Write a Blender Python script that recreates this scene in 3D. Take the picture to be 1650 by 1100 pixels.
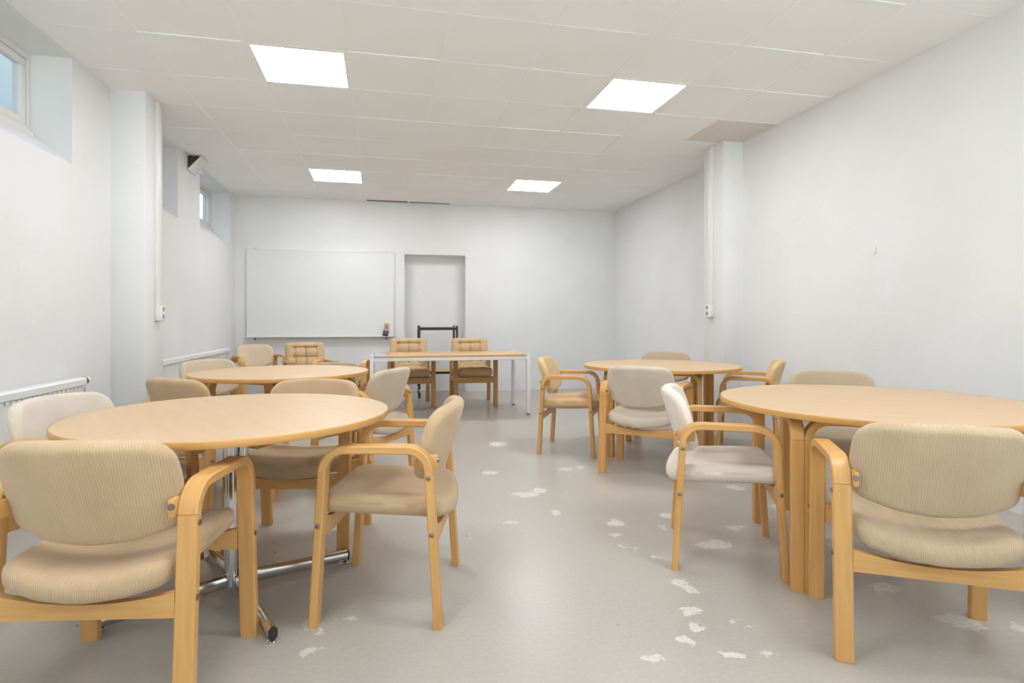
import bpy, bmesh, math, random
from mathutils import Vector, Matrix
random.seed(7)
R = math.radians
for o in list(bpy.data.objects): bpy.data.objects.remove(o, do_unlink=True)
scene = bpy.context.scene
COL = scene.collection
# ------------------------------------------------------------------ camera, world, exposure
YAW, HC, FPX = .2129, 1.088, 933.0
cd = bpy.data.cameras.new('camera'); cam = bpy.data.objects.new('camera', cd); COL.objects.link(cam)
cam.location = (0, 0, HC); cam.rotation_euler = (R(90), 0, -YAW)
cd.sensor_width = 36; cd.lens = FPX/1650*36; cd.shift_x = 8.7/1650; cd.shift_y = -33.5/1650
cd.clip_start = .05; cd.clip_end = 200
scene.camera = cam
w = bpy.data.worlds.new('world'); scene.world = w; w.use_nodes = True
_g = w.node_tree.nodes.new('ShaderNodeNewGeometry'); _s = w.node_tree.nodes.new('ShaderNodeSeparateXYZ'); _r = w.node_tree.nodes.new('ShaderNodeValToRGB')
w.node_tree.links.new(_g.outputs['Incoming'], _s.inputs[0]); w.node_tree.links.new(_s.outputs['Z'], _r.inputs[0])   # Incoming points back to the viewer: +z = looking down
_r.color_ramp.elements[0].position = 0; _r.color_ramp.elements[0].color = (.40, .45, .50, 1)          # cool overcast sky
_r.color_ramp.elements[1].position = .04; _r.color_ramp.elements[1].color = (1.6, 1.57, 1.51, 1)      # below the horizon: extra glow added to lift the ceiling
w.node_tree.links.new(_r.outputs[0], w.node_tree.nodes['Background'].inputs[0])
wb = w.node_tree.nodes['Background']; wb.inputs[0].default_value = (.84, .91, 1.0, 1); wb.inputs[1].default_value = 1.0
vs = scene.view_settings
vs.view_transform = 'Standard'; vs.look = 'None'; vs.gamma = 1; vs.use_curve_mapping = False
vs.exposure = 1.90
PANEL = 6.9            # radiance of the LED ceiling panels

# ------------------------------------------------------------------ materials
def srgb(r, g, b):
    f = lambda c: (c/255/12.92) if c/255 <= .04045 else ((c/255+.055)/1.055)**2.4
    return (f(r), f(g), f(b), 1)
def newmat(name, col=(.8,.8,.8,1), rough=.5, metal=0, spec=.5):
    m = bpy.data.materials.new(name); m.use_nodes = True
    nt = m.node_tree; b = nt.nodes['Principled BSDF']
    b.inputs['Base Color'].default_value = col; b.inputs['Roughness'].default_value = rough
    b.inputs['Metallic'].default_value = metal; b.inputs['Specular IOR Level'].default_value = spec
    return m, nt, b
def N(nt, t, **kw):
    n = nt.nodes.new(t)
    for k, v in kw.items():
        if k.startswith('_'): n.inputs[k[1:]].default_value = v
        elif k[0] == 'i' and k[1:].isdigit(): n.inputs[int(k[1:])].default_value = v
        else: setattr(n, k, v)
    return n
def ramp(nt, fac, stops):
    r = nt.nodes.new('ShaderNodeValToRGB'); e = r.color_ramp.elements
    while len(e) < len(stops): e.new(.5)
    for x, (p, c) in zip(e, stops): x.position = p; x.color = c
    nt.links.new(fac, r.inputs[0]); return r
def bump(nt, b, h, strength, dist):
    n = nt.nodes.new('ShaderNodeBump'); n.inputs['Strength'].default_value = strength; n.inputs['Distance'].default_value = dist
    nt.links.new(h, n.inputs['Height']); nt.links.new(n.outputs[0], b.inputs['Normal'])

def mat_plaster():
    m, nt, b = newmat('painted_plaster', srgb(229,228,225), .6, 0, .25)
    g = N(nt, 'ShaderNodeNewGeometry')
    big = N(nt, 'ShaderNodeTexNoise', _Scale=2.2, _Detail=4.0); nt.links.new(g.outputs['Position'], big.inputs[0])
    r = ramp(nt, big.outputs[0], [(.3, srgb(228,228,227)), (.7, srgb(233,233,233))])
    nt.links.new(r.outputs[0], b.inputs['Base Color'])
    fine = N(nt, 'ShaderNodeTexNoise', _Scale=9.0, _Detail=7.0, _Roughness=.55); nt.links.new(g.outputs['Position'], fine.inputs[0])
    pit = N(nt, 'ShaderNodeTexVoronoi', _Scale=7.0); nt.links.new(g.outputs['Position'], pit.inputs[0])
    pr = ramp(nt, pit.outputs['Distance'], [(.03, (0,0,0,1)), (.075, (1,1,1,1))])
    big2 = N(nt, 'ShaderNodeTexNoise', _Scale=1.3, _Detail=2.0); nt.links.new(g.outputs['Position'], big2.inputs[0])
    gate = ramp(nt, big2.outputs[0], [(.52, (1,1,1,1)), (.6, (0,0,0,1))])
    mx = N(nt, 'ShaderNodeMath', operation='MAXIMUM'); nt.links.new(pr.outputs[0], mx.inputs[0]); nt.links.new(gate.outputs[0], mx.inputs[1])
    ad = N(nt, 'ShaderNodeMath', operation='ADD'); nt.links.new(mx.outputs[0], ad.inputs[0]); nt.links.new(fine.outputs[0], ad.inputs[1])
    bump(nt, b, ad.outputs[0], .42, .008)
    return m
def mat_floor(patches):
    m, nt, b = newmat('worn_painted_concrete', srgb(176,173,168), .34, 0, .4)
    g = N(nt, 'ShaderNodeNewGeometry'); P = g.outputs['Position']
    nd = N(nt, 'ShaderNodeTexNoise', _Scale=14.0, _Detail=5.0, _Roughness=.65); nt.links.new(P, nd.inputs[0])
    sub = N(nt, 'ShaderNodeVectorMath', operation='SUBTRACT'); nt.links.new(nd.outputs['Color'], sub.inputs[0]); sub.inputs[1].default_value = (.5,.5,.5)
    sc = N(nt, 'ShaderNodeVectorMath', operation='SCALE'); sc.inputs['Scale'].default_value = .15; nt.links.new(sub.outputs[0], sc.inputs[0])
    dp = N(nt, 'ShaderNodeVectorMath', operation='ADD'); nt.links.new(P, dp.inputs[0]); nt.links.new(sc.outputs[0], dp.inputs[1])
    prev = None
    for (x, y, rx, ry, k) in patches:
        mp = N(nt, 'ShaderNodeMapping', vector_type='TEXTURE')
        mp.inputs['Location'].default_value = (x, y, 0); mp.inputs['Rotation'].default_value = (0,0,-YAW); mp.inputs['Scale'].default_value = (rx, ry, 50)
        if prev is None: nt.links.new(dp.outputs[0], mp.inputs[0])
        else:                                   # keeps the chain sequential so the shader stack stays small
            ch_ = N(nt, 'ShaderNodeVectorMath', operation='MULTIPLY_ADD'); ch_.inputs[1].default_value = (0,0,1e-9)
            nt.links.new(prev, ch_.inputs[0]); nt.links.new(dp.outputs[0], ch_.inputs[2]); nt.links.new(ch_.outputs[0], mp.inputs[0])
        ln = N(nt, 'ShaderNodeVectorMath', operation='LENGTH'); nt.links.new(mp.outputs[0], ln.inputs[0])
        v = ln.outputs['Value']
        if prev is not None:
            mn = N(nt, 'ShaderNodeMath', operation='MINIMUM'); nt.links.new(prev, mn.inputs[0]); nt.links.new(v, mn.inputs[1]); v = mn.outputs[0]
        prev = v
    mask = ramp(nt, prev, [(.80, (1,1,1,1)), (.96, (0,0,0,1))])
    # small scattered chips
    ch = N(nt, 'ShaderNodeTexNoise', _Scale=6.5, _Detail=6.0, _Roughness=.62); nt.links.new(P, ch.inputs[0])
    chm = ramp(nt, ch.outputs[0], [(.715, (0,0,0,1)), (.735, (1,1,1,1))])
    mm = N(nt, 'ShaderNodeMath', operation='MAXIMUM'); nt.links.new(mask.outputs[0], mm.inputs[0]); nt.links.new(chm.outputs[0], mm.inputs[1])
    lo = N(nt, 'ShaderNodeTexNoise', _Scale=.9, _Detail=5.0); nt.links.new(P, lo.inputs[0])
    base = ramp(nt, lo.outputs[0], [(.32, srgb(178,172,163)), (.55, srgb(184,178,169)), (.72, srgb(191,185,176))])
    fn = N(nt, 'ShaderNodeTexNoise', _Scale=60.0, _Detail=4.0); nt.links.new(P, fn.inputs[0])
    fr = ramp(nt, fn.outputs[0], [(.25, (.93,.93,.93,1)), (.75, (1.05,1.05,1.05,1))])
    mu = N(nt, 'ShaderNodeMix', data_type='RGBA', blend_type='MULTIPLY'); mu.inputs[0].default_value = 1
    nt.links.new(base.outputs[0], mu.inputs[6]); nt.links.new(fr.outputs[0], mu.inputs[7])
    pc = ramp(nt, fn.outputs[0], [(.3, srgb(200,195,186)), (.7, srgb(222,218,211))])
    mx = N(nt, 'ShaderNodeMix', data_type='RGBA'); nt.links.new(mm.outputs[0], mx.inputs[0])
    nt.links.new(mu.outputs[2], mx.inputs[6]); nt.links.new(pc.outputs[0], mx.inputs[7])
    # dark torn paint edge round each patch and dark specks
    ed = ramp(nt, prev, [(.90, (0,0,0,1)), (.97, (.45,.45,.45,1)), (1.06, (0,0,0,1))])
    ck = N(nt, 'ShaderNodeTexNoise', _Scale=22.0, _Detail=3.0); nt.links.new(P, ck.inputs[0])
    ckr = ramp(nt, ck.outputs[0], [(.5, (0,0,0,1)), (.58, (1,1,1,1))])
    em = N(nt, 'ShaderNodeMath', operation='MULTIPLY'); nt.links.new(ed.outputs[0], em.inputs[0]); nt.links.new(ckr.outputs[0], em.inputs[1])
    sp = N(nt, 'ShaderNodeTexVoronoi', _Scale=3.2); nt.links.new(P, sp.inputs[0])
    spr = ramp(nt, sp.outputs['Distance'], [(.018, (.75,.75,.75,1)), (.026, (0,0,0,1))])
    em2 = N(nt, 'ShaderNodeMath', operation='MAXIMUM'); nt.links.new(em.outputs[0], em2.inputs[0]); nt.links.new(spr.outputs[0], em2.inputs[1])
    m3 = N(nt, 'ShaderNodeMix', data_type='RGBA'); nt.links.new(em2.outputs[0], m3.inputs[0]); nt.links.new(mx.outputs[2], m3.inputs[6]); m3.inputs[7].default_value = srgb(92,82,72)
    nt.links.new(m3.outputs[2], b.inputs['Base Color'])
    rg = N(nt, 'ShaderNodeMapRange', i1=0.0, i2=1.0, i3=.30, i4=.75); nt.links.new(mm.outputs[0], rg.inputs[0]); nt.links.new(rg.outputs[0], b.inputs['Roughness'])
    bump(nt, b, fn.outputs[0], .12, .002)
    return m
def mat_wood(name, c1, c2, rough=.38, uv=True, scale=(3, 55, 55)):
    m, nt, b = newmat(name, c1, rough, 0, .45)
    tc = N(nt, 'ShaderNodeTexCoord'); mp = N(nt, 'ShaderNodeMapping'); mp.inputs['Scale'].default_value = scale
    nt.links.new(tc.outputs['UV' if uv else 'Object'], mp.inputs[0])
    n = N(nt, 'ShaderNodeTexNoise', _Scale=1.0, _Detail=5.0, _Roughness=.6, _Distortion=.4); nt.links.new(mp.outputs[0], n.inputs[0])
    r = ramp(nt, n.outputs[0], [(.3, c1), (.68, c2)])
    nt.links.new(r.outputs[0], b.inputs['Base Color'])
    bump(nt, b, n.outputs[0], .05, .001)
    return m
def mat_cord():
    # corduroy: ribs run front to back, colour comes from each chair's own object colour
    m, nt, b = newmat('ribbed_upholstery', (.6,.5,.4,1), .92, 0, .15)
    b.inputs['Sheen Weight'].default_value = .25; b.inputs['Sheen Roughness'].default_value = .5
    oi = N(nt, 'ShaderNodeObjectInfo'); tc = N(nt, 'ShaderNodeTexCoord')
    nz = N(nt, 'ShaderNodeTexNoise', _Scale=26.0, _Detail=3.0); nt.links.new(tc.outputs['Object'], nz.inputs[0])
    wv = N(nt, 'ShaderNodeTexWave', wave_type='BANDS', bands_direction='X', _Scale=50.0, _Distortion=.0, _Detail=0.0)
    nt.links.new(tc.outputs['UV'], wv.inputs[0])
    st = N(nt, 'ShaderNodeTexNoise', _Scale=4.0, _Detail=4.0, _Roughness=.6); nt.links.new(tc.outputs['Object'], st.inputs[0])
    a = ramp(nt, wv.outputs[0], [(0, (.84,.81,.78,1)), (.45, (1,1,1,1))])
    s = ramp(nt, st.outputs[0], [(.3, (.90,.88,.86,1)), (.62, (1.03,1.03,1.03,1))])
    m1 = N(nt, 'ShaderNodeMix', data_type='RGBA', blend_type='MULTIPLY'); m1.inputs[0].default_value = 1
    nt.links.new(oi.outputs['Color'], m1.inputs[6]); nt.links.new(a.outputs[0], m1.inputs[7])
    m2 = N(nt, 'ShaderNodeMix', data_type='RGBA', blend_type='MULTIPLY'); m2.inputs[0].default_value = 1
    nt.links.new(m1.outputs[2], m2.inputs[6]); nt.links.new(s.outputs[0], m2.inputs[7])
    nt.links.new(m2.outputs[2], b.inputs['Base Color'])
    ad = N(nt, 'ShaderNodeMath', operation='MULTIPLY_ADD', i1=.35); nt.links.new(nz.outputs[0], ad.inputs[0]); nt.links.new(wv.outputs[0], ad.inputs[2])
    bump(nt, b, ad.outputs[0], .5, .0018)
    return m
def mat_plush():
    m, nt, b = newmat('tufted_upholstery', (.6,.5,.4,1), .95, 0, .1)
    b.inputs['Sheen Weight'].default_value = .25
    oi = N(nt, 'ShaderNodeObjectInfo'); tc = N(nt, 'ShaderNodeTexCoord')
    nz = N(nt, 'ShaderNodeTexNoise', _Scale=90.0, _Detail=2.0); nt.links.new(tc.outputs['Object'], nz.inputs[0])
    nt.links.new(oi.outputs['Color'], b.inputs['Base Color'])
    bump(nt, b, nz.outputs[0], .25, .001)
    return m
def mat_glass():
    m = bpy.data.materials.new('window_glass'); m.use_nodes = True; nt = m.node_tree; nt.nodes.clear()
    o = N(nt, 'ShaderNodeOutputMaterial'); t = N(nt, 'ShaderNodeBsdfTransparent'); t.inputs[0].default_value = (.90,.95,.97,1)
    g = N(nt, 'ShaderNodeBsdfGlossy'); g.inputs['Roughness'].default_value = .03
    mx = N(nt, 'ShaderNodeMixShader'); mx.inputs[0].default_value = .06
    nt.links.new(t.outputs[0], mx.inputs[1]); nt.links.new(g.outputs[0], mx.inputs[2]); nt.links.new(mx.outputs[0], o.inputs[0])
    return m
def mat_emit(name, col, s):
    m, nt, b = newmat(name, (.9,.9,.9,1), .5)
    b.inputs['Emission Color'].default_value = col; b.inputs['Emission Strength'].default_value = s
    return m
def mat_perf():
    m, nt, b = newmat('perforated_grey_metal', srgb(190,182,172), .6)
    g = N(nt, 'ShaderNodeNewGeometry'); mp = N(nt, 'ShaderNodeMapping'); mp.inputs['Rotation'].default_value = (0,0,R(45)); mp.inputs['Scale'].default_value = (72,72,72)
    nt.links.new(g.outputs['Position'], mp.inputs[0])
    fr = N(nt, 'ShaderNodeVectorMath', operation='FRACTION'); nt.links.new(mp.outputs[0], fr.inputs[0])
    sx = N(nt, 'ShaderNodeVectorMath', operation='SUBTRACT'); sx.inputs[1].default_value = (.5,.5,0); nt.links.new(fr.outputs[0], sx.inputs[0])
    fl = N(nt, 'ShaderNodeVectorMath', operation='MULTIPLY'); fl.inputs[1].default_value = (1,1,0); nt.links.new(sx.outputs[0], fl.inputs[0])
    ln = N(nt, 'ShaderNodeVectorMath', operation='LENGTH'); nt.links.new(fl.outputs[0], ln.inputs[0])
    r = ramp(nt, ln.outputs['Value'], [(.26, srgb(165,156,147)), (.34, srgb(238,231,223))]); nt.links.new(r.outputs[0], b.inputs['Base Color'])
    return m
def mat_tile():
    m, nt, b = newmat('ceiling_tile', srgb(226,223,219), .85, 0, .1)
    g = N(nt, 'ShaderNodeNewGeometry'); n = N(nt, 'ShaderNodeTexNoise', _Scale=140.0, _Detail=3.0); nt.links.new(g.outputs['Position'], n.inputs[0])
    n2 = N(nt, 'ShaderNodeTexNoise', _Scale=1.7, _Detail=2.0); nt.links.new(g.outputs['Position'], n2.inputs[0])
    r = ramp(nt, n2.outputs[0], [(.3, srgb(243,243,242)), (.7, srgb(246,246,245))]); nt.links.new(r.outputs[0], b.inputs['Base Color'])
    bump(nt, b, n.outputs[0], .12, .001); return m

M = {}
M['wall'] = mat_plaster(); M['tile'] = mat_tile()
M['wood'] = mat_wood('beech_lamination', srgb(211,156,90), srgb(224,174,108))
M['edge'] = mat_wood('beech_edge_band', srgb(212,158,90), srgb(220,170,104), .4)
M['top'] = mat_wood('beech_veneer_top', srgb(206,173,132), srgb(212,181,142), .42, False, (3, 30, 30))
M['oak'] = mat_wood('dark_beech_frame', srgb(186,138,80), srgb(204,156,96))
M['cord'] = mat_cord(); M['plush'] = mat_plush()
M['chrome'] = newmat('chrome', (.72,.72,.72,1), .12, 1)[0]
M['bolt'] = newmat('burnished_steel', (.28,.25,.22,1), .35, 1)[0]
M['black'] = newmat('black_powder_coat', (.012,.012,.012,1), .4)[0]
M['rubber'] = newmat('black_rubber', (.02,.02,.02,1), .6)[0]
M['white'] = newmat('white_lacquer', srgb(232,231,229), .35)[0]
M['tbar'] = newmat('white_ceiling_bar', srgb(245,245,244), .6, 0, .2)[0]
M['plastic'] = newmat('white_plastic', srgb(232,231,227), .4)[0]
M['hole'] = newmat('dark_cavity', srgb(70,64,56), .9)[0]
M['socket'] = newmat('grey_socket_recess', srgb(150,148,142), .6)[0]
M['board'] = newmat('whiteboard_enamel', srgb(229,229,228), .2, 0, .5)[0]
M['alu'] = newmat('satin_aluminium', (.62,.62,.61,1), .38, 1)[0]
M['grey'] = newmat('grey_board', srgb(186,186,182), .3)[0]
M['glass'] = mat_glass(); M['perf'] = mat_perf()
M['led'] = mat_emit('led_diffuser', (.94,.965,1,1), PANEL)
M['slab'] = newmat('rough_concrete_slab', srgb(120,104,80), .9)[0]
M['orange'] = newmat('orange_card', srgb(236,150,30), .5)[0]
M['ink'] = newmat('black_card', srgb(28,30,34), .45)[0]
M['greycard'] = newmat('grey_card', srgb(176,176,178), .45)[0]
M['frame'] = newmat('painted_window_frame', srgb(226,224,220), .45)[0]
M['well'] = newmat('pale_outdoor_render', srgb(206,210,210), .8)[0]

# ------------------------------------------------------------------ mesh building
class MB:
    def __init__(s): s.v = []; s.f = []; s.uv = []; s.mi = []
    def face(s, idx, uv=None, mi=0):
        s.f.append(tuple(idx)); s.uv.append(uv); s.mi.append(mi)
    def quad(s, a, b, c, d, mi=0):
        n = len(s.v); s.v += [a, b, c, d]; s.face((n, n+1, n+2, n+3), None, mi)
    def box(s, x0, x1, y0, y1, z0, z1, bev=0, mi=0):
        if bev <= 0:
            n = len(s.v); s.v += [(x, y, z) for z in (z0, z1) for (x, y) in ((x0,y0),(x1,y0),(x1,y1),(x0,y1))]
            for q in ((0,3,2,1),(4,5,6,7),(0,1,5,4),(1,2,6,5),(2,3,7,6),(3,0,4,7)): s.face([n+i for i in q], None, mi)
            return
        bm = bmesh.new(); bmesh.ops.create_cube(bm, size=1)
        for v in bm.verts: v.co = Vector(((x0+x1)/2+v.co.x*(x1-x0), (y0+y1)/2+v.co.y*(y1-y0), (z0+z1)/2+v.co.z*(z1-z0)))
        bmesh.ops.bevel(bm, geom=bm.edges[:], offset=bev, segments=2, affect='EDGES', profile=.5)
        n = len(s.v); bm.verts.index_update()
        s.v += [tuple(v.co) for v in bm.verts]
        for f in bm.faces: s.face([n+v.index for v in f.verts], None, mi)
        bm.free()
    def sweep(s, path, side, w, t, b=.003, cap=True, mi=0):
        """rounded rectangle w (along side) by t swept along path"""
        path = [Vector(p) for p in path]; S = Vector(side).normalized(); L = 0; rings = []
        W, T = w/2, t/2
        sec = [(-W+b,-T),(W-b,-T),(W,-T+b),(W,T-b),(W-b,T),(-W+b,T),(-W,T-b),(-W,-T+b)]
        n0 = len(s.v)
        for i, p in enumerate(path):
            a = path[max(i-1,0)]; c = path[min(i+1,len(path)-1)]
            d1 = (p-a).normalized() if i else (c-p).normalized(); d2 = (c-p).normalized() if i < len(path)-1 else d1
            tg = (d1+d2).normalized(); nn = tg.cross(S).normalized(); k = 1/max(.3, tg.dot(d1))
            if i: L += (p-a).length
            s.v += [tuple(p+S*x+nn*(y*k)) for x, y in sec]; rings.append(L)
        m = len(sec); per = [0]
        for j in range(m):
            q, r_ = sec[j], sec[(j+1) % m]; per.append(per[-1]+math.hypot(r_[0]-q[0], r_[1]-q[1]))
        for i in range(len(path)-1):
            for j in range(m):
                a, b_ = n0+i*m+j, n0+i*m+(j+1) % m
                s.face((a, b_, b_+m, a+m), [(rings[i],per[j]),(rings[i],per[j+1]),(rings[i+1],per[j+1]),(rings[i+1],per[j])], mi)
        if cap:
            s.face([n0+j for j in reversed(range(m))], [(sec[j][0],sec[j][1]) for j in reversed(range(m))], mi)
            e = n0+(len(path)-1)*m; s.face([e+j for j in range(m)], [(sec[j][0],sec[j][1]) for j in range(m)], mi)
    def tube(s, path, r, seg=16, cap=True, mi=0):
        path = [Vector(p) for p in path]; n0 = len(s.v)
        for i, p in enumerate(path):
            a = path[max(i-1,0)]; c = path[min(i+1,len(path)-1)]; tg = (c-a).normalized()
            up = Vector((0,0,1)) if abs(tg.z) < .9 else Vector((1,0,0))
            e1 = tg.cross(up).normalized(); e2 = tg.cross(e1)
            rr = r[i] if isinstance(r, (list, tuple)) else r
            s.v += [tuple(p+(e1*math.cos(2*math.pi*k/seg)+e2*math.sin(2*math.pi*k/seg))*rr) for k in range(seg)]
        for i in range(len(path)-1):
            for k in range(seg):
                a, b = n0+i*seg+k, n0+i*seg+(k+1) % seg; s.face((a, a+seg, b+seg, b), None, mi)
        if cap:
            s.face([n0+k for k in range(seg)], None, mi); e = n0+(len(path)-1)*seg; s.face([e+k for k in reversed(range(seg))], None, mi)
    def lathe(s, prof, seg=64, c=(0,0,0), mi=0):
        n0 = len(s.v); m = len(prof)
        for k in range(seg):
            a = 2*math.pi*k/seg
            s.v += [(c[0]+r*math.cos(a), c[1]+r*math.sin(a), c[2]+z) for r, z in prof]
        for k in range(seg):
            for j in range(m-1):
                a = n0+k*m+j; b = n0+((k+1) % seg)*m+j
                s.face((a, b, b+1, a+1), None, mi)
    def prism(s, poly, axis, a0, a1, mi=0):
        """polygon in the two other axes, extruded along axis"""
        def P(u, v, a): return {'x':(a,u,v), 'y':(u,a,v), 'z':(u,v,a)}[axis]
        n = len(s.v); k = len(poly)
        s.v += [P(u, v, a0) for u, v in poly]+[P(u, v, a1) for u, v in poly]
        s.face([n+i for i in reversed(range(k))], None, mi); s.face([n+k+i for i in range(k)], None, mi)
        for i in range(k): j = (i+1) % k; s.face((n+i, n+j, n+k+j, n+k+i), None, mi)
    def mesh(s, name, mats, smooth=40):
        me = bpy.data.meshes.new(name); me.from_pydata(s.v, [], s.f)
        for m in (mats if isinstance(mats, (list, tuple)) else [mats]): me.materials.append(m)
        uvl = me.uv_layers.new(name='UVMap')
        for p, uv, mi in zip(me.polygons, s.uv, s.mi):
            p.material_index = mi; p.use_smooth = smooth > 0
            n = p.normal; ax = max(range(3), key=lambda i: abs(n[i])); cs = [i for i in range(3) if i != ax]
            for k, li in enumerate(p.loop_indices):
                if uv: uvl.data[li].uv = uv[k]
                else:
                    co = me.vertices[me.loops[li].vertex_index].co; uvl.data[li].uv = (co[cs[1]], co[cs[0]]) if cs[1] == 2 else (co[cs[0]], co[cs[1]])
        bm = bmesh.new(); bm.from_mesh(me); bmesh.ops.recalc_face_normals(bm, faces=bm.faces); bm.to_mesh(me); bm.free()
        if smooth > 0: me.set_sharp_from_angle(angle=R(smooth))
        return me
    def build(s, name, mats, parent=None, smooth=40, loc=(0,0,0), rz=0):
        o = bpy.data.objects.new(name, s.mesh(name, mats, smooth)); COL.objects.link(o); o.parent = parent
        o.location = loc; o.rotation_euler = (0,0,rz); return o
def tag(o, label=None, cat=None, group=None, kind=None):
    for k, v in (('label',label),('category',cat),('group',group),('kind',kind)):
        if v: o[k] = v
    return o
def empty(name, loc, rz=0):
    o = bpy.data.objects.new(name, None); COL.objects.link(o); o.location = loc; o.rotation_euler = (0,0,rz); o.empty_display_size = .1; return o
def copy_tree(o, parent=None):
    c = o.copy(); COL.objects.link(c); c.parent = parent
    for ch in list(o.children): copy_tree(ch, c)
    return c
def fillet(pts, rad, seg=10):
    """2-D polyline with rounded inner corners; returns list of points and index ranges of arcs"""
    out = [Vector(pts[0])]; cuts = []
    for i in range(1, len(pts)-1):
        p, a, c = Vector(pts[i]), Vector(pts[i-1]), Vector(pts[i+1])
        u, v = (a-p).normalized(), (c-p).normalized(); ang = math.acos(max(-1, min(1, u.dot(v)))); r = rad[i-1]
        d = r/math.tan(ang/2); cen = p+(u+v).normalized()*(r/math.sin(ang/2)); s = p+u*d; e = p+v*d
        a0 = math.atan2(*(s-cen).yx); a1 = math.atan2(*(e-cen).yx); da = (a1-a0+math.pi) % (2*math.pi)-math.pi
        i0 = len(out)
        out += [cen+Vector((math.cos(a0+da*k/seg), math.sin(a0+da*k/seg)))*r for k in range(seg+1)]
        cuts.append((i0, len(out)-1))
    out.append(Vector(pts[-1])); return out, cuts
def rounded_outline(corners, radii, seg=8, arcs=()):
    """closed CCW outline with rounded corners"""
    n = len(corners); out = []
    for i in range(n):
        p, a, c = Vector(corners[i]), Vector(corners[i-1]), Vector(corners[(i+1) % n])
        u, v = (a-p).normalized(), (c-p).normalized(); ang = math.acos(max(-1, min(1, u.dot(v)))); r = radii[i]
        if r <= 0: out.append(p); continue
        d = r/math.tan(ang/2); cen = p+(u+v).normalized()*(r/math.sin(ang/2)); s = p+u*d; e = p+v*d
        a0 = math.atan2(*(s-cen).yx); a1 = math.atan2(*(e-cen).yx); da = (a1-a0+math.pi) % (2*math.pi)-math.pi
        out += [cen+Vector((math.cos(a0+da*k/seg), math.sin(a0+da*k/seg)))*r for k in range(seg+1)]
    # resample long edges
    res = []
    for i, p in enumerate(out):
        q = out[(i+1) % len(out)]; k = max(1, int((q-p).length/.03)); res += [p.lerp(q, j/k) for j in range(k)]
    return res
def cushion(mb, outline, T, er, mapf, crown=.004):
    """padded slab: outline (u,v), thickness T, edge radius er, mapped to 3-D by mapf(u,v,h)"""
    n = len(outline); nor = []
    for i in range(n):
        d = (outline[(i+1) % n]-outline[i-1]).normalized(); nor.append(Vector((d.y, -d.x)))
    cen = sum(outline, Vector((0,0)))/n
    def ring(d, k): return [(cen+(p-m*d-cen)*k) for p, m in zip(outline, nor)]
    rows = []; half = [(er*(1-math.cos(R(a))), T/2-er+er*math.sin(R(a))) for a in (0, 18, 36, 54, 72, 90)]
    ks = [.93, .82, .66, .46, .24, .04]
    up = [(ring(d, 1), h) for d, h in half]+[(ring(er, k), T/2+crown*(1-k*k)) for k in ks]
    seq = [(r, -h) for r, h in reversed(up)]+up
    n0 = len(mb.v)
    for r, h in seq: mb.v += [tuple(mapf(p.x, p.y, h)) for p in r]
    rib = [[(p.x+nor[j].x*max(0, T/2-abs(h)), p.y) for j, p in enumerate(r)] for r, h in seq]
    for i in range(len(seq)-1):
        for j in range(n):
            q = (j+1) % n; a, b = n0+i*n+j, n0+i*n+q; mb.face((a, b, b+n, a+n), [rib[i][j], rib[i][q], rib[i+1][q], rib[i+1][j]])
    mb.face([n0+j for j in reversed(range(n))], [rib[0][j] for j in reversed(range(n))]); e = n0+(len(seq)-1)*n; mb.face([e+j for j in range(n)], rib[-1])

# ------------------------------------------------------------------ the room
LX, RX, RX2, BY, FY, CZ = -2.03, 3.512, 3.69, 8.833, -1.8, 2.8614
S, GX, GY = .625, -.8505, 3.968
def floor_px(u, v):
    Z = FPX*HC/(v-516.5); X = (u-816.3)*Z/FPX
    return X*math.cos(YAW)+Z*math.sin(YAW), -X*math.sin(YAW)+Z*math.cos(YAW), Z
def build_floor():
    px = [(1096,936,14,8,1),(1110,947,13,9,1),(1112,985,17,11,1),(1118,1009,13,8,1),(1106,1030,12,6,1),(1054,1059,14,8,1),(1182,1056,22,9,1),(1236,1055,15,6,1),
          (1178,1001,9,4,1),(1213,1015,11,4,1),(846,796,24,5,1),(868,790,14,5,1),(896,826,9,6,1),(822,841,11,4,1),(990,842,15,7,1),(992,862,10,4,1),
          (1003,880,6,3,1),(1027,883,6,3,1),(1059,897,9,4,1),(1071,829,13,5,1),(1068,849,8,3,1),(1186,850,18,4,1),(1140,877,30,6,1),(1160,875,18,7,1),
          (909,755,14,3,1),(803,715,17,4,1),(790,761,20,3,1),(495,1050,14,12,1),(503,1003,12,8,1),(560,998,10,4,1),(515,1020,10,8,1),
          (1425,947,26,9,1),(1540,1000,34,11,1),(1575,1012,20,8,1),(1640,1012,16,12,1),(1255,818,16,9,1),(1185,785,14,5,1),(935,753,8,3,1),(1265,812,12,6,1)]
    pt = []
    for u, v, a, b, k in px:
        x, y, Z = floor_px(u, v); pt.append((x, y, a*Z/FPX*.95, b*Z*Z/(FPX*HC)*.95, k))
    mb = MB(); mb.box(LX-.4, RX2+.2, FY-.2, BY+.6, -.15, 0)
    tag(mb.build('floor', mat_floor(pt), smooth=0), kind='structure')
build_floor()
WIN = [(3.04, 4.417), (5.36, 6.475), (7.21, 8.58)]          # window recesses along the left wall
RECX, SZ0, SZ1 = -2.275, 2.136, 2.325
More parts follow.
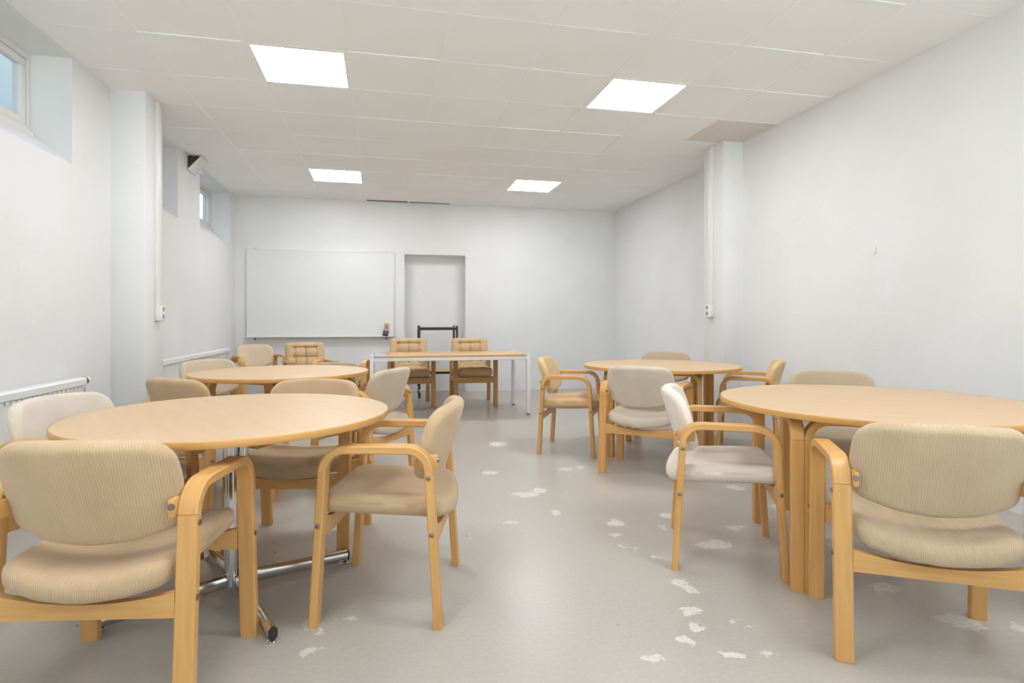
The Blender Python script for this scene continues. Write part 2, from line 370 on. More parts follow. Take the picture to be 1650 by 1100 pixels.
def build_walls():
    top = 3.25
    # left wall with three recesses that reach the ceiling, sloping sills and a pilaster
    mb = MB(); mb.box(LX-.35, LX, FY-.2, BY+.4, 0, SZ0)
    ys = [FY-.2]+[y for ab in WIN for y in ab]+[BY+.4]
    for a, b in zip(ys[::2], ys[1::2]): mb.box(LX-.35, LX, a, b, SZ0, top)
    for a, b in WIN:
        mb.prism([(LX, SZ0), (RECX, SZ1), (LX-.35, SZ1), (LX-.35, SZ0)], 'y', a, b)
        mb.box(LX-.35, LX, a, b, CZ-.012, top)
    mb.box(LX-.02, -1.787, 4.98, 5.335, 0, top, .006)
    tag(mb.build('wall_left', M['wall'], smooth=30), kind='structure')
    mb = MB(); mb.box(RX, RX+.4, FY-.2, 5.3, 0, top); mb.box(3.30, RX+.4, 5.135, 5.49, 0, top, .006); mb.box(RX2, RX2+.3, 5.3, BY+.4, 0, top)
    tag(mb.build('wall_right', M['wall'], smooth=30), kind='structure')
    # back wall with a shallow blocked-up doorway
    x0, x1, zt, dp = .341, 1.262, 2.088, .22
    mb = MB(); mb.box(LX-.2, x0, BY, BY+.4, 0, top); mb.box(x1, RX2+.2, BY, BY+.4, 0, top); mb.box(x0, x1, BY, BY+.4, zt, top); mb.box(x0-.01, x1+.01, BY+dp, BY+.4, 0, zt+.01)
    tag(mb.build('wall_back', M['wall'], smooth=0), kind='structure')
    # unseen glazed front behind the viewer, added to let fill daylight into the room
    a, b, c, d = LX+.25, RX-.25, .20, 2.72
    mb = MB(); mb.box(LX-.2, a, FY-.2, FY, 0, top); mb.box(b, RX+.2, FY-.2, FY, 0, top); mb.box(a, b, FY-.2, FY, 0, c); mb.box(a, b, FY-.2, FY, d, top)
    tag(mb.build('wall_front', M['wall'], smooth=0), kind='structure')
    mb = MB(); n = 4
    for k in range(n+1):
        x = a+.03+(b-a-.06)*k/n; mb.box(x-.03, x+.03, FY-.13, FY-.07, c, d)
    mb.box(a+.03, b-.03, FY-.13, FY-.07, c, c+.06); mb.box(a+.03, b-.03, FY-.13, FY-.07, d-.06, d)
    fr = mb.build('window_4', M['frame'], smooth=0); tag(fr, kind='structure')
    for k in range(n):
        x0_, x1_ = a+.03+(b-a-.06)*k/n+.03, a+.03+(b-a-.06)*(k+1)/n-.03
        g = MB(); g.box(x0_, x1_, FY-.103, FY-.097, c+.06, d-.06); g.build('pane', M['glass'], fr, 0)
build_walls()
LIGHTS = [(0,0),(4,0),(0,5),(4,5),(0,-5),(4,-5)]          # the grid carries on over the viewer's head
VENT = (6, 1)
def build_ceiling():
    mb = MB(); rnd = random.Random(3)
    skip = set(LIGHTS) | {VENT}
    i0, i1, j0, j1 = -3, 7, -13, 7
    for i in range(i0, i1+1):
        for j in range(j0, j1+1):
            if (i, j) in skip: continue
            xa, xb, ya, yb = GX+i*S+.009, GX+(i+1)*S-.009, GY+j*S+.009, GY+(j+1)*S-.009
            xa = max(xa, LX-.26); xb = min(xb, RX2); ya = max(ya, FY); yb = min(yb, BY)
            if i == -3: xa = LX-.26
            if (i, j) in ((1,7),(2,7)): yb = BY-.075
            if xb-xa < .02 or yb-ya < .02: continue
            z = CZ+.0022+rnd.choice((0,0,0,0,.001,.0025)); t = rnd.uniform(-.0012,.0012); q = rnd.uniform(-.001,.001)
            n = len(mb.v); zs = (z-t-q, z+t-q, z+t+q, z-t+q)
            xy = ((xa,ya),(xb,ya),(xb,yb),(xa,yb))
            mb.v += [(x, y, zz) for (x, y), zz in zip(xy, zs)]+[(x, y, CZ+.02) for x, y in xy]
            for f in ((0,1,2,3),(7,6,5,4),(0,4,5,1),(1,5,6,2),(2,6,7,3),(3,7,4,0)): mb.face([n+k for k in f])
    # T-bars
    for i in range(i0+1, i1+1):
        x = GX+i*S; mb.box(x-.012, x+.012, FY, BY, CZ, CZ+.012, 0, 1)
    for j in range(j0+1, j1+1):
        y = GY+j*S; mb.box(LX-.26, RX2, y-.012, y+.012, CZ+.0005, CZ+.0115, 0, 1)
    mb.box(LX-.4, RX2+.3, FY-.2, BY+.4, 3.2, 3.3, 0, 2)
    for i in (1, 2): mb.box(GX+i*S+.013, GX+(i+1)*S-.013, BY-.012, BY-.001, CZ+.004, 3.2, 0, 2)   # dark strips standing in for the unlit void in the open slots
    tag(mb.build('ceiling', [M['tile'], M['tbar'], M['slab']], smooth=0), kind='structure')
build_ceiling()
def build_windows():
    for k, (a, b) in enumerate(WIN):
        xo, xi, z0, z1 = RECX-.06, RECX, 2.335, 2.835
        mb = MB(); fw = .03
        mb.box(xo, xi, a, b, z0, z0+fw, .004); mb.box(xo, xi, a, b, z1-fw, CZ-.012, .004)
        mb.box(xo, xi, a, a+fw, z0+fw, z1-fw, .004); mb.box(xo, xi, b-fw, b, z0+fw, z1-fw, .004)
        fr = mb.build('window_%d' % (k+1), M['frame'], smooth=0); tag(fr, kind='structure')
        s = MB(); p, q = a+fw+.003, b-fw-.003; c, d = z0+fw+.003, z1-fw-.003; sw = .045; x2, x3 = xo+.005, xi-.008
        s.box(x2, x3, p, q, c, c+sw, .004); s.box(x2, x3, p, q, d-sw, d, .004); s.box(x2, x3, p, p+sw, c+sw, d-sw, .004); s.box(x2, x3, q-sw, q, c+sw, d-sw, .004)
        so = s.build('sash', M['frame'], fr, 0)
        g = MB(); g.box(xo+.025, xo+.031, p+sw-.005, q-sw+.005, c+sw-.005, d-sw+.005); g.build('pane', M['glass'], so, 0)
        sb = MB(); sb.box(xi-.02, xi+.028, a+.002, b-.012, 2.295, 2.331, .004); sb.build('sill_board', M['frame'], fr, 0)
    mb = MB(); mb.box(-3.7, -3.5, 0, 14, 1.6, 3.9); mb.box(-3.5, LX-.35, 0, 14, 1.5, 1.6)
    for y in (4.62, 5.9, 7.9, 9.6): mb.box(-3.5, -3.4, y, y+.13, 1.6, 3.9)
    tag(mb.build('wall_outside', M['well'], smooth=0), kind='structure')
build_windows()

# ------------------------------------------------------------------ ceiling and wall fittings
def build_lights():
    names = {(0,0):'square LED ceiling panel at the left, nearest the first window', (4,0):'square LED ceiling panel at the right, beside the perforated vent',
             (0,5):'square LED ceiling panel above the whiteboard end of the room', (4,5):'square LED ceiling panel at the far right near the back wall',
             (0,-5):'square LED ceiling panel over the viewer, left', (4,-5):'square LED ceiling panel over the viewer, right'}
    for (i, j) in LIGHTS:
        cx, cy = GX+(i+.5)*S, GY+(j+.5)*S; h, l = S/2-.013, .289
        r = empty('ceiling_light', (cx, cy, CZ)); tag(r, names[(i,j)], 'light', 'square LED panels in the ceiling grid')
        f = MB()
        for s in (-1, 1): f.box(min(s*l, s*h), max(s*l, s*h), -h, h, .001, .018); f.box(-l, l, min(s*l, s*h), max(s*l, s*h), .001, .018)
        f.build('light_frame', M['tbar'], r, 0)
        d = MB(); d.box(-l, l, -l, l, .004, .016); d.build('diffuser', M['led'], r, 0)
build_lights()
def build_fittings():
    i, j = VENT; x0, y0 = GX+i*S+.012, GY+j*S+.012
    v = MB(); x1, y1 = min(x0+S-.024, RX), y0+S-.024
    v.prism([(x0,y0),(x1,y0),(x1,5.133),(3.298,5.133),(3.298,y1),(x0,y1)], 'z', CZ+.002, CZ+.014)
    tag(v.build('air_vent', M['perf'], smooth=0), 'grey perforated ceiling vent tile cut round the right pilaster', 'vent')
    # boxed duct end in the corner above the left wall
    d = MB(); a, b = 6.77, 7.02; A, B, C_ = (LX, CZ-.001), (LX, CZ-.155), (LX+.135, CZ-.001)
    def wall(p, q, t):                       # a thin board between two section points
        dx, dz = q[0]-p[0], q[1]-p[1]; L = math.hypot(dx, dz); nx, nz = -dz/L*t, dx/L*t
        d.prism([p, q, (q[0]+nx, q[1]+nz), (p[0]+nx, p[1]+nz)], 'y', a, b)
    wall((LX+.012, CZ-.160), (LX+.145, CZ-.012), .012)
    dr = d.build('duct_cover', M['wall'], smooth=0); tag(dr, 'small white angled duct cover with dark open end high on the left wall', 'duct cover')
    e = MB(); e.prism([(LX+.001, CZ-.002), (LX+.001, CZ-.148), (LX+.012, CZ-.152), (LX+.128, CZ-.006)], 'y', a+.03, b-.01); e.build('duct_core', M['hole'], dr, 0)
    c = MB(); c.box(LX+.06, LX+.085, b-.06, b-.02, CZ-.155, CZ-.11); c.build('clip', M['wall'], dr, 0)
    # trunking and sockets on the two pilasters
    for side, (face, ty, zb, nm) in (('left', (-1.787, 5.20, 1.16, 'left')), ('right', (3.30, 5.345, 1.20, 'right'))):
        sx = 1 if side == 'left' else -1
        def bx(m, d0, d1, y0, y1, z0, z1, bev=0): m.box(min(face+sx*d0, face+sx*d1), max(face+sx*d0, face+sx*d1), y0, y1, z0, z1, bev)
        t = MB(); bx(t, 0, .022, ty-.035, ty+.035, zb+.05, CZ-.002, .003)
        tr = t.build('cable_trunking', M['plastic'], smooth=30); tag(tr, 'white vertical cable trunking running down the %s pilaster' % nm, 'cable trunking')
        l = MB(); bx(l, .022, .0235, ty-.026, ty+.026, zb+.052, CZ-.004); l.build('lid', M['plastic'], tr, 0)
        so = empty('power_socket', (0,0,0)); tag(so, 'white double wall socket on the %s pilaster, below its trunking' % nm, 'socket')
        b_ = MB(); bx(b_, 0, .052, ty-.042, ty+.042, zb-.075, zb+.05, .008); b_.build('socket_box', M['plastic'], so)
        for k, dz in enumerate((.022, -.038)):
            h = MB(); p0 = (face+sx*.050, ty, zb+dz); h.tube([p0, (face+sx*.0535, ty, zb+dz)], .019, 18); h.build('outlet', M['socket'], so)
    # radiators under the windows
    for (y0, y1, zt, lab, cap) in ((2.2, 4.37, .712, 'long white radiator on the left wall, in front of the pilaster, black-capped end', True), (5.75, 8.12, .735, 'long white ribbed radiator on the left wall, beyond the pilaster', False)):
        r = empty('radiator', (LX+.002, y0, 0)); tag(r, lab, 'radiator')
        L = y1-y0
        b_ = MB(); sec = [(.035,-.055),(.10,-.055),(.108,-.047),(.108,-.012),(.098,0),(.045,0),(.035,-.010)]
        b_.prism([(x, zt+z) for x, z in sec], 'y', 0, L); b_.build('top_grille', M['white'], r, 25)
        p = MB(); n = int(L/.04)
        if cap:                                  # plain convector front, with short fins just under the grille
            p.box(.04, .096, .01, L-.02, .12, zt-.068); n = 0
            for k in range(int(L/.05)):
                fn = MB(); fn.box(.05, .105, .02+k*.05, .050+k*.05, zt-.067, zt-.0555); fn.build('fin', M['white'], r, 0)
        for k in range(n):
            ya = .01+k*(L-.02)/n; w_ = (L-.02)/n
            p.prism([(.04, ya), (.092, ya+.006), (.092, ya+w_*.72), (.084, ya+w_*.78), (.084, ya+w_*.97), (.04, ya+w_)], 'z', .12, zt-.056)
        p.build('ribbed_panel', M['white'], r, 0)
        for yy in (.2, L-.2):
            k_ = MB(); k_.box(.003, .04, yy-.02, yy+.02, .2, zt-.1); k_.build('bracket', M['white'], r, 0)
        if cap:
            c = MB(); c.tube([(.07, L-.002, zt-.028), (.07, L+.05, zt-.028)], .0265, 20); c.build('end_cap', M['rubber'], r)
            c = MB(); c.tube([(.07, L+.049, zt-.028), (.07, L+.085, zt-.028)], .024, 16); c.build('valve', M['white'], r)
            c = MB(); c.tube([(.07, L+.065, zt-.03), (.07, L+.065, 0.0)], .010, 12); c.build('pipe', M['white'], r)
    # whiteboard
    x0, x1, z0, z1 = -1.872, .190, .845, 2.112; yb = BY
    w_ = empty('whiteboard', (x0, yb, z0)); tag(w_, 'large blank white wall board with thin metal frame and pen tray', 'whiteboard')
    X, Z = x1-x0, z1-z0
    s = MB(); s.box(.012, X-.012, -.026, -.004, .012, Z-.012); s.build('writing_surface', M['board'], w_, 0)
    f = MB()
    f.box(0, X, -.032, 0, Z-.016, Z, .003); f.box(0, .016, -.032, 0, 0, Z, .003); f.box(X-.016, X, -.032, 0, 0, Z, .003); f.box(0, X, -.032, 0, 0, .016, .003)
    f.build('board_frame', M['white'], w_)
    t = MB(); t.prism([(-.03,.004),(-.095,.002),(-.10,.012),(-.094,.012),(-.03,.014)], 'x', .01, X-.01); t.build('pen_tray', M['white'], w_, 20)
    for xx in (.11, X-.12):
        c = MB(); c.box(xx-.012, xx+.012, -.03, -.005, -.035, 0, .003); c.build('tray_clip', M['bolt'], w_)
    for xx in (.11, X-.12):
        c = MB(); c.box(xx-.012, xx+.012, -.03, 0, Z, Z+.014, .003); c.build('wall_clip', M['alu'], w_)
    # card-backed marker pack leaning on the tray, orange hanger at the top
    m_ = empty('marker_pack', (x0+X-.135, BY-.056, z0+.042)); tag(m_, 'small orange and black hanging pack on the whiteboard at its lower right', 'marker pack')
    m_.rotation_euler = (0, R(11), 0); m_.scale = (.85, .85, .85)
    c = MB(); c.box(-.045, .050, -.004, .004, -.03, .085, .002); c.prism([(-.045,.085),(.050,.085),(.028,.15),(-.038,.15)], 'y', -.004, .004); c.build('backing_card', M['greycard'], m_, 0)
    h = MB(); h.box(-.042, -.016, -.006, .005, .15, .192); h.box(.012, .036, -.006, .005, .15, .192); h.box(-.016, .012, -.006, .005, .178, .192); h.box(-.016, .012, -.006, .005, .15, .162); h.build('hanger', M['orange'], m_, 0)
    b_ = MB(); b_.box(-.040, .048, -.028, -.004, -.028, .058, .004); b_.build('box', M['ink'], m_)
    b_ = MB(); b_.box(-.010, .022, -.0295, -.027, .022, .040); b_.build('label_patch', M['orange'], m_, 0)
    b_ = MB(); b_.box(-.038, .046, -.0295, -.027, .006, .011); b_.build('label_line', M['greycard'], m_, 0)
    for (xa, za) in ((-.022,.105), (-.006,.118), (.008,.10), (-.018,.132)):
        b_ = MB(); b_.box(xa, xa+.010, -.012, -.004, za, za+.016, .002); b_.build('printed_mark', M['ink'], m_)
    for (y_, z_, lab) in ((3.55, 1.60, 'small white hook stub on the right wall'),):
        b_ = MB(); b_.box(RX-.012, RX, y_-.01, y_+.01, z_-.02, z_+.02, .003); tag(b_.build('wall_hook', M['plastic']), lab, 'hook')
build_fittings()

# ------------------------------------------------------------------ bentwood armchair
HW = .265
def chair_proto():
    root = empty('armchair', (0,0,0))
    pts, cuts = fillet([(.224,0),(.186,.631),(-.184,.631),(-.222,0)], (.085,.078), 10)
    for sx in (1, -1):
        x = sx*HW; P = lambda a, b: [(x, p[0], p[1]) for p in pts[a:b+1]]
        (a0, a1), (b0, b1) = cuts
        fl = MB(); fl.sweep(P(0, a0), (1,0,0), .055, .029, .004); fl = fl.build('leg', M['wood'], root)
        ar = MB(); ar.sweep(P(a0, b1), (1,0,0), .055, .029, .004); ar.build('armrest', M['wood'], root)
        rl = MB(); rl.sweep(P(b1, len(pts)-1), (1,0,0), .055, .029, .004); rl = rl.build('leg', M['wood'], root)
        def leg_y(z, front): return (.224-.038*z/.631) if front else (-.222+.038*z/.631)
        for par, z, fr in ((fl, .363, True), (rl, .335, False), (rl, .535, False)):
            b = MB(); y = leg_y(z, fr); xx = x+sx*.0275
            b.tube([(xx-sx*.002, y, z), (xx+sx*.0025, y, z), (xx+sx*.0045, y, z)], [.0085, .0085, .005], 14); b.build('bolt', M['bolt'], par)
        br = MB(); br.box(min(sx*.219, sx*.2375), max(sx*.219, sx*.2375), -.215, -.135, .555, .605, .005); br = br.build('back_bracket', M['wood'], root)
        b = MB(); b.tube([(sx*.23, -.213, .585), (sx*.23, -.2195, .585)], .009, 14); b.build('bolt', M['bolt'], br)
    for yc, zb, zt in ((.198, .312, .352), (-.203, .285, .325)):
        r = MB(); n0 = 0; K = 12
        for i in range(K):
            xa, xb = -.2375+.475*i/K, -.2375+.475*(i+1)/K
            za, zc = zt+.030*(xa/.2375)**2, zt+.030*(xb/.2375)**2
            n = len(r.v); r.v += [(xa,yc-.012,zb),(xb,yc-.012,zb),(xb,yc-.012,zc),(xa,yc-.012,za),(xa,yc+.012,zb),(xb,yc+.012,zb),(xb,yc+.012,zc),(xa,yc+.012,za)]
            uv = lambda *q: [(xx, zz) for xx, zz in q]
            for f in ((0,1,2,3),(5,4,7,6),(3,2,6,7),(1,0,4,5)): r.face([n+k for k in f], [(r.v[n+k][0], r.v[n+k][2]+r.v[n+k][1]) for k in f])
            if i == 0: r.face([n, n+3, n+7, n+4])
            if i == K-1: r.face([n+1, n+5, n+6, n+2])
        r.build('seat_rail', M['wood'], root)
    # seat pad, slightly dished from side to side
    ol = rounded_outline([(-.222,-.222),(-.11,-.252),(0,-.262),(.11,-.252),(.222,-.222),(.234,.0),(.232,.205),(.11,.243),(0,.252),(-.11,.243),(-.232,.205),(-.234,0)],
                         [.05,.15,.3,.15,.05,.5,.05,.15,.3,.15,.05,.5], 6)
    def ms(u, v, h):
        fr = max(0, v-.13)/.12; bk = max(0, -v-.17)/.09
        z = .392+.030*(u/.235)**2+.045*v - .014*fr*fr - .008*bk*bk
        return (u, v, z+h)
    m = MB(); cushion(m, ol, .074, .030, ms, .006); m.build('seat', M['cord'], root, 60)
    # backrest: wrapped shell
    hw, H = .236, .303
    ol = rounded_outline([(-.218,.045),(-.11,.010),(0,0),(.11,.010),(.218,.045),(hw,.165),(.228,H-.012),(.11,H-.003),(0,H),(-.11,H-.003),(-.228,H-.012),(-hw,.165)],
                         [.055,.2,.4,.2,.055,.3,.072,.5,.8,.5,.072,.3], 8)
    def mbk(u, v, h):
        q = v/H; wrap = .066*(abs(u)/hw)**2.2
        y0 = -.168-.098*q; lean = math.atan2(.098, H); nx = -2.2*.066*(abs(u)/hw)**1.2/hw*(1 if u > 0 else -1)
        nl = math.hypot(1, nx); c, s_ = math.cos(lean), math.sin(lean)
        return (u+h*nx/nl, y0+wrap+h*c/nl, .472+H*q+h*s_/nl)
    m = MB(); cushion(m, ol, .054, .025, mbk, .004); m.build('backrest', M['cord'], root, 60)
    return root
FAB = {'mist': srgb(222,208,191), 'tan': srgb(210,181,145), 'sand': srgb(206,183,151), 'pale': srgb(230,217,202), 'ivory': srgb(245,234,221), 'honey': srgb(230,198,150), 'brown': srgb(206,176,138),
       'stone': srgb(211,195,169), 'cream': srgb(228,208,180), 'dun': srgb(204,184,156)}
G1, G2, G3, G4, G5 = ('bentwood armchairs round the pedestal table', 'bentwood armchairs round the far left table', 'bentwood armchairs round the front right table', 'bentwood armchairs round the far right table', 'spare armchairs by the back wall')
CH = [  # x, y, angle, fabric, group, label
 (-.745, 1.970, -9.7, 'tan', G1, 'tan ribbed bentwood armchair in the front left corner, seen from behind'),
 (.046, 2.374, 76.3, 'tan', G1, 'tan bentwood armchair side-on at the right of the chrome pedestal table, nearest the aisle'),
 (-.385, 3.03, 168, 'tan', G1, 'tan bentwood armchair behind the pedestal table, facing the viewer'),
 (-1.12, 2.70, -111, 'pale', G1, 'pale ribbed bentwood armchair between the pedestal table and the left radiator'),
 (-1.0, 3.70, -36, 'brown', G2, 'brownish bentwood armchair seen from behind at the far left table, nearest the left wall'),
 (-.11, 4.05, 59, 'stone', G2, 'stone beige bentwood armchair at the right of the far left table, back to the aisle'),
 (-1.22, 4.93, -133.8, 'stone', G2, 'beige bentwood armchair at the left of the far left table, by the ribbed radiator'),
 (1.582, 2.464, -117.9, 'ivory', G3, 'ivory white bentwood armchair side-on at the left of the front right table'),
 (1.79, 1.645, -30, 'sand', G3, 'sand coloured ribbed bentwood armchair in the front right corner, seen from behind'),
 (2.634, 2.95, 145, 'dun', G3, 'dun ribbed bentwood armchair behind the front right table, facing the viewer'),
 (1.894, 3.917, -40.3, 'mist', G4, 'pale grey-beige bentwood armchair seen from behind at the far right table'),
 (1.58, 4.70, -118.4, 'honey', G4, 'honey yellow bentwood armchair side-on at the left of the far right table'),
 (2.682, 5.146, 152, 'dun', G4, 'dun bentwood armchair behind the far right table, only its back top showing'),
 (2.971, 4.271, 54.5, 'honey', G4, 'honey beige bentwood armchair at the right of the far right table, by the right wall'),
 (-1.53, 7.95, -150, 'cream', G5, 'cream bentwood armchair below the left end of the whiteboard'),
 (-.43, 6.74, -8, 'dun', G5, 'bentwood armchair with its backrest slipped down low, behind the far left table'),
]
proto = chair_proto()
for i, (x, y, a, fab, grp, lab) in enumerate(CH):
    o = proto if i == 0 else copy_tree(proto)
    o.location = (x, y, 0); o.rotation_euler = (0,0,R(a)); tag(o, lab, 'chair', grp)
    for c in o.children:
        if c.name.startswith(('seat','backrest')) and not c.name.startswith('seat_rail'): c.color = FAB[fab]
        if 'slipped' in lab and c.name.startswith('backrest'):
            c.location = (0, -.105, -.126)

# ------------------------------------------------------------------ tufted armchair
def tufted(mb, hw, y0, y1, T, mapf, cols, rows, A=.036, back=True):
    nu, nv = 96, 96; n0 = len(mb.v); ucen, vcen = 0, (y0+y1)/2; hv = (y1-y0)/2
    def tf(u, v):
        # seams pull the pad in along the button grid, deepest at the buttons, and fan out towards the border
        du = min(abs(u-c) for c in cols); dv = min(abs(v-r) for r in rows)
        inside_u = cols[0]-.02 <= u <= cols[-1]+.02; inside_v = rows[0]-.02 <= v <= rows[-1]+.02
        s = 0
        sv = math.exp(-(du/.010)**2)*(1 if inside_v else .45); su = math.exp(-(dv/.010)**2)*(1 if inside_u else .2)
        b = math.exp(-math.hypot(du, dv)/.022)
        puff = (math.sin(min(1, du/.0675)*math.pi/2)*math.sin(min(1, dv/.0675)*math.pi/2))**.5 if inside_u and inside_v else .8
        return A*(.35*puff-.30*max(sv, su)-.95*b)
    for side in (1, -1):
        for i in range(nu+1):
            for j in range(nv+1):
                a, b = math.sin((i/nu-.5)*math.pi), math.sin((j/nv-.5)*math.pi)
                u = hw*a; v = vcen+hv*b
                e = (max(0, 1-abs(a)**7)**.42)*(max(0, 1-abs(b)**7)**.42)
                # rounded corners in plan
                k = 1-.045*(abs(a)**6)*(abs(b)**6)
                h = T/2*e*side + (tf(u, v)*e if side > 0 else 0)
                mb.v.append(mapf(u*k, vcen+(v-vcen)*k, h))
        o = n0 if side > 0 else n0+(nu+1)*(nv+1)
        for i in range(nu):
            for j in range(nv):
                a = o+i*(nv+1)+j; q = (a, a+nv+1, a+nv+2, a+1); mb.face(q if side > 0 else q[::-1])
    m = (nu+1)*(nv+1)
def tufted_proto():
    root = empty('tufted_armchair', (0,0,0)); hw = .256
    for sx in (1, -1):
        x = sx*hw
        f = MB(); f.sweep([(x,.26,0),(x,.26,.60)], (1,0,0), .052, .052, .004); f.build('leg', M['oak'], root)
        r = MB(); r.sweep([(x,-.29,0),(x,-.27,.30),(x,-.285,.60)], (1,0,0), .045, .05, .004); r.build('leg', M['oak'], root)
        a = MB(); a.sweep([(x,-.315,.612),(x,.29,.618)], (1,0,0), .06, .026, .005); a.build('armrest', M['oak'], root)
        s = MB(); s.sweep([(x,-.265,.315),(x,.234,.335)], (0,0,1), .06, .024, .003); s.build('side_rail', M['oak'], root)
    f = MB(); f.sweep([(-hw+.026,.262,.335),(hw-.026,.262,.335)], (0,0,1), .075, .025, .003); f.build('seat_rail', M['oak'], root)
    f = MB(); f.sweep([(-hw+.022,-.27,.31),(hw-.022,-.27,.31)], (0,0,1), .065, .025, .003); f.build('seat_rail', M['oak'], root)
    cols = (-.135, 0, .135)
    m = MB(); tufted(m, .226, -.235, .275, .125, lambda u, v, h: (u, v, .425+.03*v+h), cols, (-.10, .03, .16)); s = m.build('seat', M['plush'], root, 80)
    ln = R(17)
    m = MB(); tufted(m, .25, 0, .47, .115, lambda u, v, h: (u, -.225-math.sin(ln)*v+math.cos(ln)*h, .40+math.cos(ln)*v+math.sin(ln)*h), cols, (.14, .265, .39)); m.build('backrest', M['plush'], root, 80)
    b = MB(); b.sweep([(-.22,-.262,.50),(-.22,-.335,.74)], (1,0,0), .03, .018, .003); b.sweep([(.22,-.262,.50),(.22,-.335,.74)], (1,0,0), .03, .018, .003)
    b.sweep([(-.235,-.30,.60),(.235,-.30,.60)], (0,0,1), .06, .016, .003); b.build('back_frame', M['oak'], root)
    for c in root.children:
        if c.name.startswith(('seat','backrest')) and 'rail' not in c.name: c.color = srgb(206,176,136)
    return root
TU = [(.37, 7.57, 180+3, 'tan button-tufted armchair behind the long table, in front of the trolley at the left'),
      (1.175, 7.53, 180-1, 'tan button-tufted armchair behind the long table, the one on the right'),
      (-.85, 7.39, 180+18, 'tan button-tufted armchair turned sideways below the whiteboard, behind the far left table')]
tp = tufted_proto()
for i, (x, y, a, lab) in enumerate(TU):
    o = tp if i == 0 else copy_tree(tp)
    o.location = (x, y, 0); o.rotation_euler = (0,0,R(a)); tag(o, lab, 'chair', 'button-tufted armchairs at the far end')
    if i == 2: o.scale = (.955,.955,.955)

# ------------------------------------------------------------------ tables
TZ = .725
def round_top(root, r, th=.026):
    m = MB(); m.lathe([(0,TZ-.0005),(r*.5,TZ-.0005),(r-.004,TZ-.0005),(r-.003,TZ-.002),(r-.003,TZ-th+.002),(r-.006,TZ-th),(0,TZ-th)], 128); m.build('tabletop', M['top'], root, 30)
    e = MB(); e.lathe([(r-.003,TZ-.0002),(r-.001,TZ-.001),(r,TZ-.004),(r,TZ-th+.003),(r-.002,TZ-th+.0005),(r-.004,TZ-th)], 128)
    for k in range(len(e.f)):
        j = k % 5; i = k//5; e.uv[k] = [(i*.03, j*.005), (i*.03+.03, j*.005), (i*.03+.03, j*.005+.005), (i*.03, j*.005+.005)]
    e.build('edge_band', M['edge'], root, 50)
def bent_table(x, y, ang, r, rl, lab):
    root = empty('round_table', (x, y, 0), ang); tag(root, lab, 'table', 'round beech tables with bentwood legs'); round_top(root, r)
    side = rl*math.sqrt(2); h = side/2; zt = TZ-.026-.0145; w, t = .052, .029
    for k in range(4):
        c, s = math.cos(k*math.pi/2), math.sin(k*math.pi/2)
        pts, cuts = fillet([(-h+w+t/2,0),(-h+w+t/2,zt),(h-t/2,zt),(h-t/2,0)], (.075,.075), 10)
        off = -h+w/2
        path = [(p[0]*c-off*s, p[0]*s+off*c, p[1]) for p in pts]
        (a0, a1), (b0, b1) = cuts; sd = (-s, c, 0); half = len(path)//2
        mid = tuple((Vector(path[a1])+Vector(path[b0]))/2)
        m = MB(); m.sweep(path[:a0+1], sd, w, t, .004); m.build('leg', M['wood'], root)
        m = MB(); m.sweep(path[b1:], sd, w, t, .004); m.build('leg', M['wood'], root)
        m = MB(); m.sweep(path[a0:b1+1], sd, w, t, .004); m.build('apron', M['wood'], root)
    return root
def pedestal_table(x, y, ang, r, lab):
    root = empty('round_table', (x, y, 0), ang); tag(root, lab, 'table'); round_top(root, r)
    for k in range(4):
        a = math.pi/2*k+math.pi/4; q = .030; px, py = q*math.cos(a), q*math.sin(a)
        m = MB(); m.tube([(px,py,.045),(px,py,TZ-.034)], .020, 24); m.build('column', M['chrome'], root)
        d = Vector((math.cos(math.pi/2*k), math.sin(math.pi/2*k), 0)); sd = (-d.y, d.x, 0)
        m = MB(); m.sweep([d*.012+Vector((0,0,.063)), d*.462+Vector((0,0,.036))], sd, .030, .050, .012); f = m.build('foot', M['chrome'], root, 60)
        m = MB(); m.sweep([d*.461+Vector((0,0,.036)), d*.469+Vector((0,0,.036))], sd, .029, .049, .012); m.build('end_plug', M['rubber'], f)
        m = MB(); p = d*.447; m.tube([p+Vector((0,0,0)), p+Vector((0,0,.006)), p+Vector((0,0,.013))], [.017,.018,.012], 18); m.build('glide', M['chrome'], f)
        m = MB(); m.sweep([d*.02+Vector((0,0,TZ-.042)), d*.42+Vector((0,0,TZ-.034))], sd, .04, .014, .003); m.build('top_arm', M['black'], root)
    return root
pedestal_table(-.565, 2.485, math.atan2(2.097-2.54, -.343+.565), .593, 'round beech table on a chrome pedestal with four splayed chrome feet')
bent_table(-.70, 4.42, R(50), .605, .52, 'round beech table with bentwood legs at the far left')
bent_table(2.20, 2.24, math.atan2(.736,.354)-math.pi/2, .655, .626, 'round beech table with bentwood legs at the front right')
bent_table(2.265, 4.43, R(51), .63, .53, 'round beech table with bentwood legs at the far right, before the pilaster')
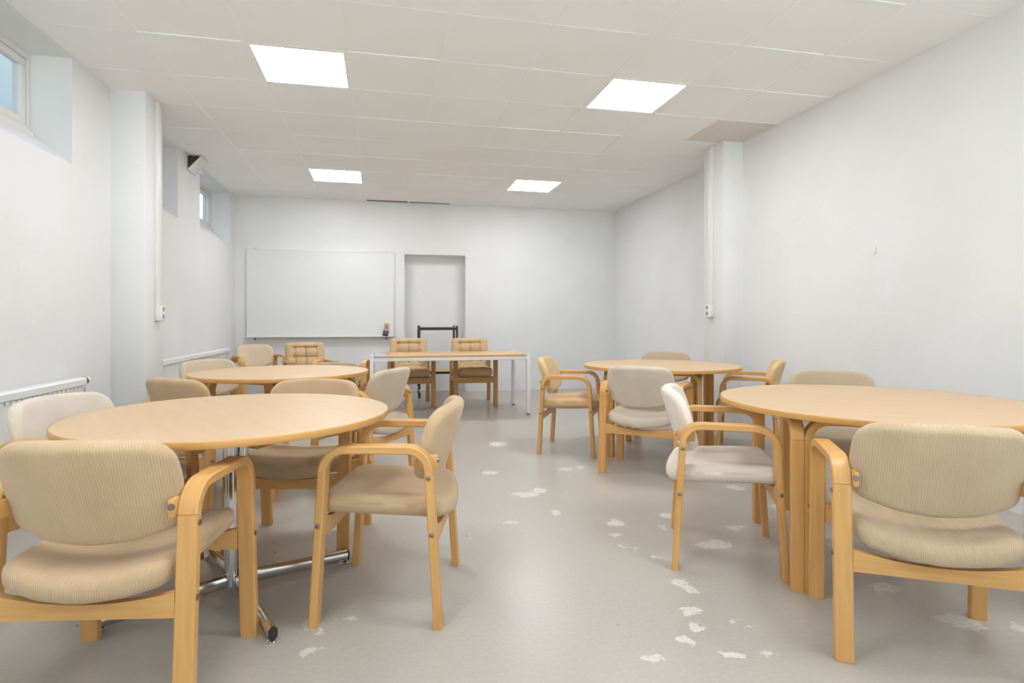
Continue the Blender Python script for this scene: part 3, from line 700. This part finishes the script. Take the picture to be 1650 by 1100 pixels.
def long_table():
    x0, x1, y0, y1, zt = -.125, 1.69, 6.515, 7.33, .700
    r = empty('long_table', (x0, y0, 0)); tag(r, 'long rectangular wood-topped table on white metal legs in front of the trolley', 'table')
    X, Y = x1-x0, y1-y0; lw = .042
    for (a, b) in ((0,0),(X-lw,0),(0,Y-lw),(X-lw,Y-lw)):
        m = MB(); m.box(a, a+lw, b, b+lw, .012, zt, .003); l = m.build('leg', M['white'], r)
        m = MB(); m.box(a+.003, a+lw-.003, b+.003, b+lw-.003, 0, .012); m.build('foot_pad', M['rubber'], l, 0)
        m = MB(); m.box(a-.002, a+lw+.002, b-.002, b+lw+.002, zt, zt+.006, .002); m.build('corner_cap', M['plastic'], l)
    for q, (a, b, c, d) in enumerate(((lw,X-lw,.004,.030),(lw,X-lw,Y-.030,Y-.004),(.004,.030,lw,Y-lw),(X-.030,X-.004,lw,Y-lw))):
        m = MB(); m.box(a, b, c, d, zt-.062, zt-.024, .002); m.build('frame_rail', M['white'], r)
    m = MB(); m.box(.19, X-lw-.002, .001, Y-.001, zt-.022, zt-.001, .003); m.build('tabletop', M['top2'], r)
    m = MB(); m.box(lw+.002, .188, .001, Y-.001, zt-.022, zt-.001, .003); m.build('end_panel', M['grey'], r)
M['top2'] = mat_wood('honey_table_top', srgb(212,166,106), srgb(224,182,124), .22, False, (3, 30, 30))
long_table()
def trolley():
    r = empty('trolley', (.52, 8.22, 0), R(-2)); tag(r, 'black wheeled trolley frame standing in the blocked doorway', 'trolley')
    X, Y = .53, .50; H = 1.0
    for (a, b) in ((0,0),(X,0),(0,Y),(X,Y)):
        m = MB(); m.box(a-.015, a+.015, b-.015, b+.015, .12, H, .003); p = m.build('post', M['black'], r)
        m = MB(); m.box(a-.013, a+.013, b-.013, b+.013, H, H+.018, .005); m.build('post_cap', M['rubber'], p)
        c = MB(); c.box(a-.02, a+.02, b-.02, b+.02, .110, .122); c.box(a-.022, a-.018, b-.035, b+.012, .035, .112); c.box(a+.018, a+.022, b-.035, b+.012, .035, .112); c = c.build('caster', M['alu'], r, 0)
        wv = MB(); wv.tube([(a-.014, b-.02, .04), (a+.014, b-.02, .04)], .04, 24); wv.build('wheel', M['rubber'], c)
        wv = MB(); wv.tube([(a-.0165, b-.02, .04), (a+.0165, b-.02, .04)], .018, 18); wv.build('hub', M['alu'], c)
    for (a, b, c, d) in ((.015,X-.015,-.012,.012),(.015,X-.015,Y-.012,Y+.012),(-.012,.012,.015,Y-.015),(X-.012,X+.012,.015,Y-.015)):
        m = MB(); m.box(a, b, c, d, H-.045, H-.010, .002); m.build('top_rail', M['black'], r)
        m = MB(); m.box(a, b, c, d, .335, .365, .002); m.build('shelf_rail', M['black'], r)
    m = MB(); m.box(.014, X-.014, .014, Y-.014, .356, .374); m.build('shelf', M['top'], r, 0)
trolley()
